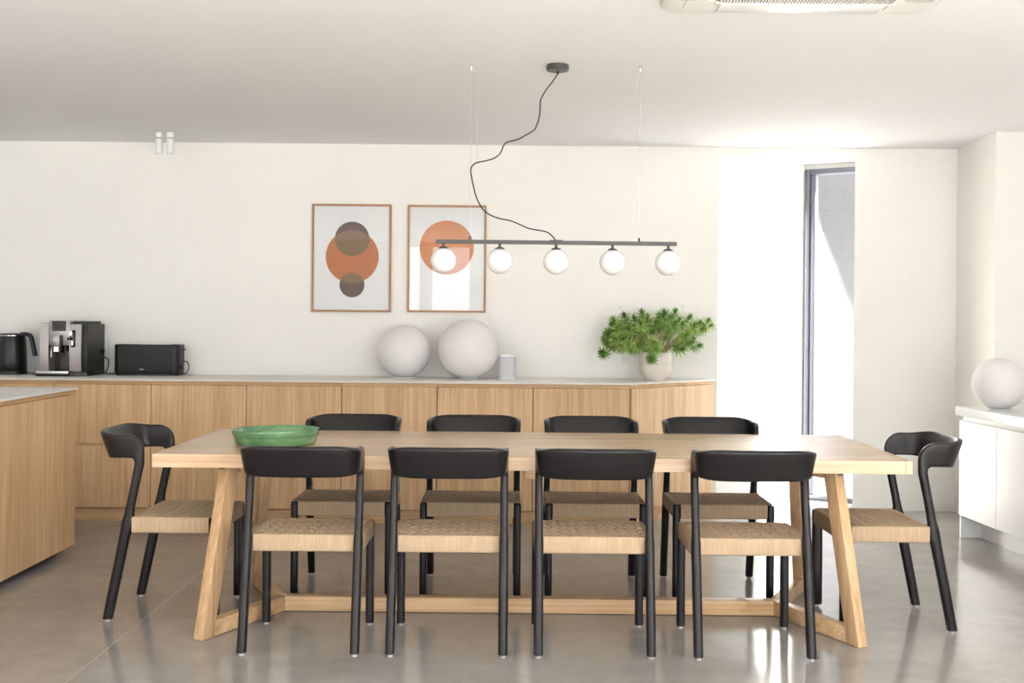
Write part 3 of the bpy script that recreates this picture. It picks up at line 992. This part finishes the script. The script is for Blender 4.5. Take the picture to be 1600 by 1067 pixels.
# ------------------------------------------------------------------ globe lamps, speaker
CT = .890
def globe_lamp(name, x, y, z0, d, label, cat_m, foot=.075):
    r = d / 2
    p = empty(name, (x, y, z0))
    bm = NB(); zc_ = r * .97 + .004
    zm = -.955
    sphere(bm, (0, 0, r * .955 + .008), r, 64, 40, zm)
    mesh_obj('shade', bm, cat_m, p)
    bm = NB(); lathe(bm, [(0, 0), (foot, 0), (foot + .003, .002), (foot + .003, .0078), (0, .0078)], 40)
    mesh_obj('base', bm, M['white_plastic'], p)
    tag(p, label, 'globe lamp', 'white globe lamps')
    return p
g1_ = globe_lamp('globe_lamp', -.712, 7.545, CT, .350, 'smaller of the two globe lamps beneath the posters', M['globe_shade'], .09)
g2_ = globe_lamp('globe_lamp', -.284, 7.450, CT, .393, 'larger globe lamp beside the white speaker', M['globe_shade'], .055)
g3_ = globe_lamp('globe_lamp', 2.815, 6.55, sb_h, .300, 'white globe lamp on the white sideboard', M['globe_shade'], .06)

spk = empty('speaker', (-.028, 7.50, CT))
def rr_column(bm, hx, hy, r, z0, z1, bev=.003):
    pts = rrect(-hx, hx, -hy, hy, r, 8)
    b2 = NB()
    rings = []
    for z, s in ((z0, 1 - bev / hx), (z0 + bev, 1), (z1 - bev, 1), (z1, 1 - bev / hx)):
        rings.append([Vector((p[0] * s, p[1] * s, z)) for p in pts])
    rings_skin(b2, rings)
    merge(bm, b2)
bm = NB(); rr_column(bm, .0585, .0585, .03, 0, .0135); mesh_obj('base', bm, M['white_plastic'], spk)
bm = NB(); rr_column(bm, .0575, .0575, .03, .0135, .144, .0005); mesh_obj('grille', bm, M['speaker_cloth'], spk)
bm = NB(); rr_column(bm, .0585, .0585, .03, .144, .163, .005); mesh_obj('cap', bm, M['white_plastic'], spk)
bm = NB(); tube(bm, catmull([(-.057, .01, .012), (-.075, .0, .022), (-.10, -.01, .026), (-.125, .0, .020), (-.142, .02, .004), (-.16, .03, .003)], 6), .0022, 8)
mesh_obj('power_cord', bm, M['cable_white'], spk)
tag(spk, 'small white wireless speaker with pale grey grille beside the larger globe lamp', 'speaker')

# ------------------------------------------------------------------ kettle
kt = empty('kettle', (-3.345, 7.60, CT))
bm = NB(); lathe(bm, [(0, 0), (.094, 0), (.097, .003), (.097, .022), (.094, .025), (0, .025)], 48); mesh_obj('power_base', bm, M['black_plastic'], kt)
bm = NB(); lathe(bm, [(0, .027), (.092, .027), (.0945, .031), (.0935, .10), (.090, .18), (.085, .250), (.082, .258), (0, .258)], 56); mesh_obj('body', bm, M['kettle_black'], kt)
bm = NB(); lathe(bm, [(0, .259), (.080, .259), (.081, .263), (.074, .271), (.02, .273), (0, .273)], 48); lid = mesh_obj('lid', bm, M['black_plastic'], kt)
bm = NB(); lathe(bm, [(.0815, .256), (.0835, .256), (.0835, .2595), (.0815, .2595)], 48, closed=True); mesh_obj('rim_band', bm, M['chrome'], lid)
bm = NB()
pth = catmull([(.060, -.01, .266), (.095, -.01, .268), (.120, -.01, .262), (.134, -.01, .240), (.143, -.01, .20), (.153, -.01, .155), (.160, -.01, .122)], 6)
rings = []
for i, p in enumerate(pth):
    t = (pth[min(i + 1, len(pth) - 1)] - pth[max(i - 1, 0)]).normalized()
    s = Vector((0, 1, 0)); u = t.cross(s)
    kk = .7 if i in (0, len(pth) - 1) else 1
    rings.append(superring(p, u, s,   .0132 * kk, .0145 * kk, 16, 3))
rings_skin(bm, rings); mesh_obj('handle', bm, M['black_plastic'], kt)
bm = NB(); prism(bm, [(-.10, -.012), (-.08, -.02), (-.08, .02), (-.10, .012)], .215, .252, .003); mesh_obj('spout', bm, M['kettle_black'], kt)
bm = NB(); tube(bm, catmull([(.097, .02, .012), (.115, .03, .004), (.15, .04, .004), (.19, .03, .007), (.23, .06, .004), (.27, .09, .004)], 6), .003, 8); mesh_obj('power_cord', bm, M['cable_black'], kt)
tag(kt, 'matte black electric kettle at the left end of the back worktop', 'kettle')

# ------------------------------------------------------------------ coffee machine
cm = empty('coffee_machine', (-3.070, 7.38, CT))
W_ = .304; D_ = .335
bm = NB(); prism(bm, [(-.012, -.025), (.215, -.04), (.24, -.02), (W_ + .004, .0), (W_ + .004, D_), (0, D_)], .0, .026, .003); mesh_obj('base', bm, M['black_plastic'], cm)
bm = NB(); box(bm, .0, .006, .02, D_, .028, .345, .002, 1); mesh_obj('side_panel', bm, M['machine_dark'], cm)
# right side shell, bowed front edge
bm = NB(); prism(bm, [(W_ - .03, .012), (W_ - .002, .014), (W_ + .002, .02), (W_ + .002, D_ - .01), (W_ - .008, D_), (W_ - .03, D_)], .028, .340, .002); mesh_obj('side_panel', bm, M['machine_dark'], cm)
bm = NB(); box(bm, .008, W_ - .032, .13, D_ - .004, .028, .336); mesh_obj('body', bm, M['black_plastic'], cm)
# silver front columns
def bowed(x0, x1, z0, z1, bow, yf):
    b2 = NB(); n = 10; rings = []
    for i in range(n + 1):
        t = i / n; z = z0 + (z1 - z0) * t
        q = bow * (1 - (2 * t - 1) ** 2)
        rings.append([Vector((x0, yf - q, z)), Vector((x1, yf - q * .8, z)), Vector((x1, .13, z)), Vector((x0, .13, z))])
    rings_skin(b2, rings)
    return b2
mesh_obj('front_column', bowed(.006, .060, .030, .342, .010, .004), M['machine_silver'], cm, 40)
mesh_obj('front_column', bowed(.196, .272, .030, .338, .010, .002), M['machine_silver'], cm, 40)
bm = NB(); box(bm, .060, .196, .004, .13, .200, .360, .004, 2); mesh_obj('front_panel', bm, M['machine_silver'], cm)
bm = NB(); box(bm, .080, .170, -.0005, .006, .294, .357, .002, 1); scr = mesh_obj('display', bm, M['black_gloss'], cm)
bm = NB(); box(bm, .100, .152, -.0012, .002, .308, .347); mesh_obj('screen', bm, M['screen'], scr)
bm = NB(); box(bm, .196, .290, .05, D_ - .03, .339, .358, .004, 1); mesh_obj('hopper_lid', bm, M['machine_dark'], cm)
# coffee outlet
bm = NB(); box(bm, .098, .142, -.030, .02, .196, .268, .006, 2); sp_ = mesh_obj('outlet', bm, M['machine_silver'], cm)
bm = NB(); box(bm, .1425, .152, -.026, .02, .150, .266, .003, 1); mesh_obj('outlet_side', bm, M['black_gloss'], sp_)
bm = NB(); box(bm, .100, .136, -.026, .01, .155, .1955, .004, 1); mesh_obj('nozzle', bm, M['chrome'], sp_)
bm = NB(); tube(bm, [(.113, -.020, .240), (.113, -.036, .240)], .0095, 20); kb = mesh_obj('dial', bm, M['chrome'], sp_)
bm = NB(); tube(bm, [(.113, -.034, .240), (.113, -.0365, .240)], .0062, 20); mesh_obj('dial_centre', bm, M['black_gloss'], sp_)
bm = NB(); tube(bm, catmull([(.082, .01, .198), (.080, -.006, .17), (.081, -.008, .14), (.079, -.008, .120)], 4), .005, 10); mesh_obj('milk_spout', bm, M['chrome'], cm)
bm = NB(); box(bm, .062, .194, .10, .129, .030, .199); mesh_obj('cup_niche', bm, M['black_gloss'], cm)
# steam valve on the right column
bm = NB(); box(bm, .204, .236, -.014, .004, .188, .300, .008, 2); sv = mesh_obj('valve_recess', bm, M['black_gloss'], cm)
bm = NB(); box(bm, .198, .222, -.030, -.012, .250, .303, .004, 2); mesh_obj('valve_cap', bm, M['chrome'], sv)
bm = NB(); tube(bm, [(.200, -.016, .243), (.200, -.034, .243)], .0085, 18); mesh_obj('valve_knob', bm, M['black_plastic'], sv)
bm = NB(); tube(bm, [(.220, -.020, .232), (.220, -.020, .200)], .0085, 16); mesh_obj('valve_spout', bm, M['chrome'], sv)
# drip tray with metal lip
bm = NB(); prism(bm, [(-.006, -.028), (.195, -.038), (.210, -.024), (.210, .10), (-.002, .10)], .0265, .033, .001); tr_ = mesh_obj('drip_tray', bm, M['black_gloss'], cm)
bm = NB(); prism(bm, [(-.010, -.030), (.205, -.042), (.205, -.036), (-.010, -.024)], .016, .034, .001); mesh_obj('tray_lip', bm, M['steel'], tr_)
bm = NB(); tube(bm, [(W_ + .002, D_ - .06, .155), (W_ + .018, D_ - .06, .155)], .016, 18); mesh_obj('water_knob', bm, M['black_plastic'], cm)
bm = NB(); tube(bm, catmull([(W_ - .01, D_ - .02, .12), (W_ + .02, D_ + .008, .10), (W_ + .022, D_ + .008, .05), (W_ + .016, D_ - .015, .010), (W_ + .030, D_ - .01, .004), (W_ + .065, D_ + .01, .004), (W_ + .11, D_ + .018, .004)], 6), .0035, 8)
mesh_obj('power_cord', bm, M['cable_black'], cm)
tag(cm, 'silver and black bean-to-cup coffee machine between kettle and toaster', 'coffee machine')

# ------------------------------------------------------------------ toaster
ts = empty('toaster', (-2.425, 7.625, CT))
bm = NB(); pts = rrect(-.222, .212, -.085, .085, .04, 8)
rings = [[Vector((p[0] * s, p[1] * s, z)) for p in pts] for z, s in ((.010, .97), (.014, .985), (.030, 1), (.196, 1), (.203, .99), (.206, .97))]
rings_skin(bm, rings); mesh_obj('body', bm, M['toaster_black'], ts, 40)
bm = NB(); pts = rrect(-.215, .205, -.078, .078, .038, 6)
rings_skin(bm, [[Vector((p[0], p[1], z)) for p in pts] for z in (0, .010)]); mesh_obj('base', bm, M['black_plastic'], ts)
bm = NB()
for yy in (-.03, .03): box(bm, -.165, .155, yy - .013, yy + .013, .2062, .2085, .0008, 1)
mesh_obj('bread_slot', bm, M['steel'], ts)
bm = NB(); box(bm, -.15, .14, -.003, .003, .2062, .211, .001, 1); mesh_obj('warming_rack', bm, M['steel'], ts)
bm = NB(); box(bm, .2125, .236, -.012, .012, .168, .176, .003, 2); mesh_obj('lever', bm, M['black_plastic'], ts)
bm = NB(); tube(bm, [(.212, -.035, .055), (.226, -.035, .055)], .013, 20); mesh_obj('browning_dial', bm, M['black_plastic'], ts)
bm = NB(); box(bm, -.048, -.018, -.0856, -.0845, .040, .0425); mesh_obj('nameplate', bm, M['steel'], ts)
bm = NB(); tube(bm, catmull([(.205, .05, .085), (.225, .05, .092), (.240, .05, .075), (.242, .05, .045), (.228, .05, .015), (.200, .06, .006), (.16, .098, .004)], 6), .0032, 8); mesh_obj('power_cord', bm, M['cable_black'], ts)
tag(ts, 'long matte black toaster on the back worktop', 'toaster')

# wall socket behind the machine
so = empty('wall_socket', (-2.795, WB - .001, 1.085))
bm = NB(); box(bm, -.05, .05, -.010, 0, -.07, .07, .003, 2); mesh_obj('plate', bm, M['white_plastic'], so)
for zz in (-.032, .032):
    bm = NB(); tube(bm, [(0, -.0100, zz), (0, -.012, zz)], .022, 20); mesh_obj('socket_face', bm, M['white_plastic'], so)
tag(so, 'white wall socket between coffee machine and toaster', 'socket')

# ------------------------------------------------------------------ potted plant
PX, PPY = .945, 7.47
pot = empty('potted_plant', (PX, PPY, CT))
bm = NB()
lathe(bm, [(0, 0), (.064, 0), (.067, .003), (.086, .034), (.099, .058), (.1040, .072), (.1055, .086), (.1055, .182), (.1045, .187), (.099, .187), (.097, .182), (.097, .16), (0, .16)], 56)
pt = mesh_obj('pot', bm, M['stoneware'], pot, 40)
bm = NB(); lathe(bm, [(0, .174), (.05, .172), (.0965, .168), (.0965, .160), (0, .160)], 32); mesh_obj('soil', bm, M['soil'], pt)
rnd = random.Random(5)
def rosette_mesh(seed):
    r = random.Random(seed); bm = NB()
    n = 52
    for k in range(n):
        t = (k + .5) / n
        el = radians(82 - 118 * t)          # from straight up to drooping under
        az = k * 2.39996
        ln_ = (.030 + .020 * min(1, t * 2)) * r.uniform(.85, 1.15)
        d = Vector((cos(az) * cos(el), sin(az) * cos(el), sin(el)))
        side = d.cross(Vector((0, 0, 1)));
        side = side.normalized() if side.length > .01 else Vector((1, 0, 0))
        nrm = side.cross(d)
        base = Vector((0, 0, .012 - .03 * t))
        wd = .0043
        curl = nrm * (.004 if t < .5 else -.003)
        p = [base, base + d * ln_ * .45 + curl, base + d * ln_]
        v = [bm.verts.new(p[0] - side * wd * .6), bm.verts.new(p[0] + side * wd * .6), bm.verts.new(p[1] + side * wd), bm.verts.new(p[1] - side * wd), bm.verts.new(p[1] + nrm * .0012), bm.verts.new(p[2])]
        bm.faces.new((v[0], v[1], v[2], v[4], v[3])); bm.faces.new((v[3], v[4], v[5])); bm.faces.new((v[4], v[2], v[5]))
    return bm
ros_data = []
zr = [(170, 620), (310, 245), (430, 200), (630, 170), (890, 180), (1020, 155), (1180, 220), (1400, 255), (1425, 315), (260, 385), (210, 470), (330, 465), (500, 410), (480, 520), (560, 330), (700, 270), (800, 285), (880, 255), (1000, 310), (1200, 350), (1290, 285), (1210, 470), (1285, 540), (1090, 570), (760, 500), (745, 690), (930, 410), (640, 230), (370, 300), (450, 300), (550, 240), (290, 520), (400, 545), (520, 570), (790, 570), (1140, 430), (230, 420), (590, 400), (830, 220), (1060, 260), (330, 390), (440, 470), (660, 330), (1370, 300), (300, 300), (1080, 545), (560, 480), (680, 560), (350, 340), (480, 350), (620, 290), (760, 340), (870, 330), (540, 420), (420, 420), (620, 530), (700, 480), (240, 520), (1100, 300), (1240, 310), (950, 240), (360, 540), (700, 220), (1180, 510), (1320, 350)]
stem_bm = NB()
front = {(745, 690), (760, 500), (790, 570), (480, 520), (400, 545), (170, 620), (1090, 570), (520, 570)}
for i, (a, b_) in enumerate(zr):
    yy = PPY + rnd.uniform(-.14, .12)
    if (a, b_) in front: yy = PPY - rnd.uniform(.10, .17)
    px_, py_ = 920 + a / 7.62, 470 + b_ / 7.62
    X = (px_ - 800) * yy / 1774; Z = 1.28 + (500 + (px_ - 800) * .00873 - py_) * yy / 1774
    X -= .00873 * (Z - 1.28)
    tip = Vector((X - PX, yy - PPY, Z - CT))
    rootp = Vector((rnd.uniform(-.05, .05), rnd.uniform(-.05, .05), .165))
    rim = Vector((max(-.08, min(.08, tip.x * .5)), max(-.07, min(.07, tip.y * .6)), .205 + rnd.uniform(0, .03)))
    midp = rim.lerp(tip, .5) + Vector((0, 0, .02))
    path = catmull([rootp, rim, midp, tip - Vector((0, 0, .006))], 5)
    tube(stem_bm, path, .0036, 6, .0022)
    d = (tip - midp).normalized()
    d = (d * .8 + Vector((0, -.75, .45))).normalized()
    if i < 4:
        o = mesh_obj('leaf_rosette', rosette_mesh(i), M['leaf'], pot, 60)
        ros_data.append(o)
    else:
        o = ros_data[i % 4].copy(); COL.objects.link(o); o.parent = pot
    o.location = tip
    o.rotation_euler = (d.to_track_quat('Z', 'Y') @ Matrix.Rotation(rnd.uniform(0, 6.28), 3, 'Z').to_quaternion()).to_euler()
    s = rnd.uniform(1.05, 1.3); o.scale = (s, s, s)
o = mesh_obj('stem', stem_bm, M['stem'], pot, 60)
tag(pot, 'spiky green succulent in a pale stoneware pot at the end of the worktop', 'plant')
# dry flower stalks
for (a, b_, a1, b1) in ((395, 190, 370, 60), (1130, 170, 1105, 60), (230, 330, 170, 300)):
    def w2(a, b_, yy):
        px_, py_ = 920 + a / 7.62, 470 + b_ / 7.62
        return Vector(((px_ - 800) * yy / 1774 - PX, yy - PPY, 1.28 + (500 + (px_ - 800) * .00873 - py_) * yy / 1774 - CT))
    p0, p1 = w2(a, b_, 7.47), w2(a1, b1, 7.47)
    bm = NB(); tube(bm, [p0, p0.lerp(p1, .5), p1], .0010, 5)
    for k in range(6):
        q = p0.lerp(p1, .65 + .06 * k); tube(bm, [q, q + Vector((rnd.uniform(-.025, .025), rnd.uniform(-.02, .02), rnd.uniform(.01, .03)))], .0009, 4)
    mesh_obj('flower_stalk', bm, M['cable_white'], pot)

# ------------------------------------------------------------------ ceiling spots
for i, (xx, lab) in enumerate(((-2.292, 'white cylinder ceiling spotlight, the one nearer the island'), (-2.218, 'white cylinder ceiling spotlight, the one nearer the posters'))):
    s = empty('ceiling_spotlight', (xx, 7.34, H))
    bm = NB(); lathe(bm, [(0, 0), (.024, 0), (.024, -.034), (.023, -.035), (0, -.035)], 32); mesh_obj('mount', bm, M['white_plastic'], s)
    bm = NB(); lathe(bm, [(0, -.035), (.020, -.035), (.020, -.039), (0, -.039)], 32); mesh_obj('shadow_gap', bm, M['lamp_metal'], s)
    bm = NB(); lathe(bm, [(0, -.039), (.023, -.039), (.024, -.040), (.024, -.135), (.022, -.137), (.020, -.130), (0, -.128)], 32); mesh_obj('barrel', bm, M['white_plastic'], s)
    tag(s, lab, 'spotlight', 'pair of ceiling spotlights')

# ------------------------------------------------------------------ air conditioning cassette in the ceiling
ac = empty('air_conditioner', (1.055, 3.805, H))
S = .505
bm = NB()
ring = [(S, -.002), (S, -.010), (S - .02, -.022), (S - .10, -.026)]
def sq(s, z, r=.05): return [Vector((p[0], p[1], z)) for p in rrect(-s, s, -s, s, r * s / S, 5)]
rings_skin(bm, [sq(S, -.001), sq(S, -.012), sq(S - .012, -.022), sq(S - .03, -.025)], True)
mesh_obj('panel', bm, M['cassette'], ac, 30)
for k in range(4):
    R_ = Matrix.Rotation(k * pi / 2, 4, 'Z')
    bm = NB(); box(bm, -.30, .30, .355, .455, -.032, -.0255, .003, 2, R_)
    mesh_obj('air_flap', bm, M['white_gloss'], ac)
    bm = NB(); box(bm, .315, .43, .315, .43, -.0275, -.0252, .002, 1, R_)
    mesh_obj('corner_cover', bm, M['cassette'], ac)
bm = NB(); box(bm, -.325, .325, -.325, .325, -.0275, -.0252); mesh_obj('grille_backing', bm, M['lamp_metal'], ac)
bm = NB(); box(bm, -.335, .335, -.006, .006, -.036, -.0278, .001, 1)
sl = None
for k in range(56):
    xx = -.31 + k * .0113
    if sl is None:
        bm.free(); bm = NB(); box(bm, -.0028, .0028, -.315, .315, -.0365, -.0278)
        sl = mesh_obj('grille_slat', bm, M['cassette'], ac, 30); o = sl
    else:
        o = sl.copy(); COL.objects.link(o); o.parent = ac
    o.location = (xx, 0, 0)
for a, b_ in ((-.325, -.315), (.315, .325)):
    bm = NB(); box(bm, -.325, .325, a, b_, -.0375, -.0278); mesh_obj('grille_border', bm, M['cassette'], ac)
bm = NB(); box(bm, .26, .265, .36, .372, -.030, -.0255); mesh_obj('flap_pin', bm, M['lamp_metal'], ac)
tag(ac, 'white ceiling air conditioning cassette at the top of the photo', 'air conditioner')
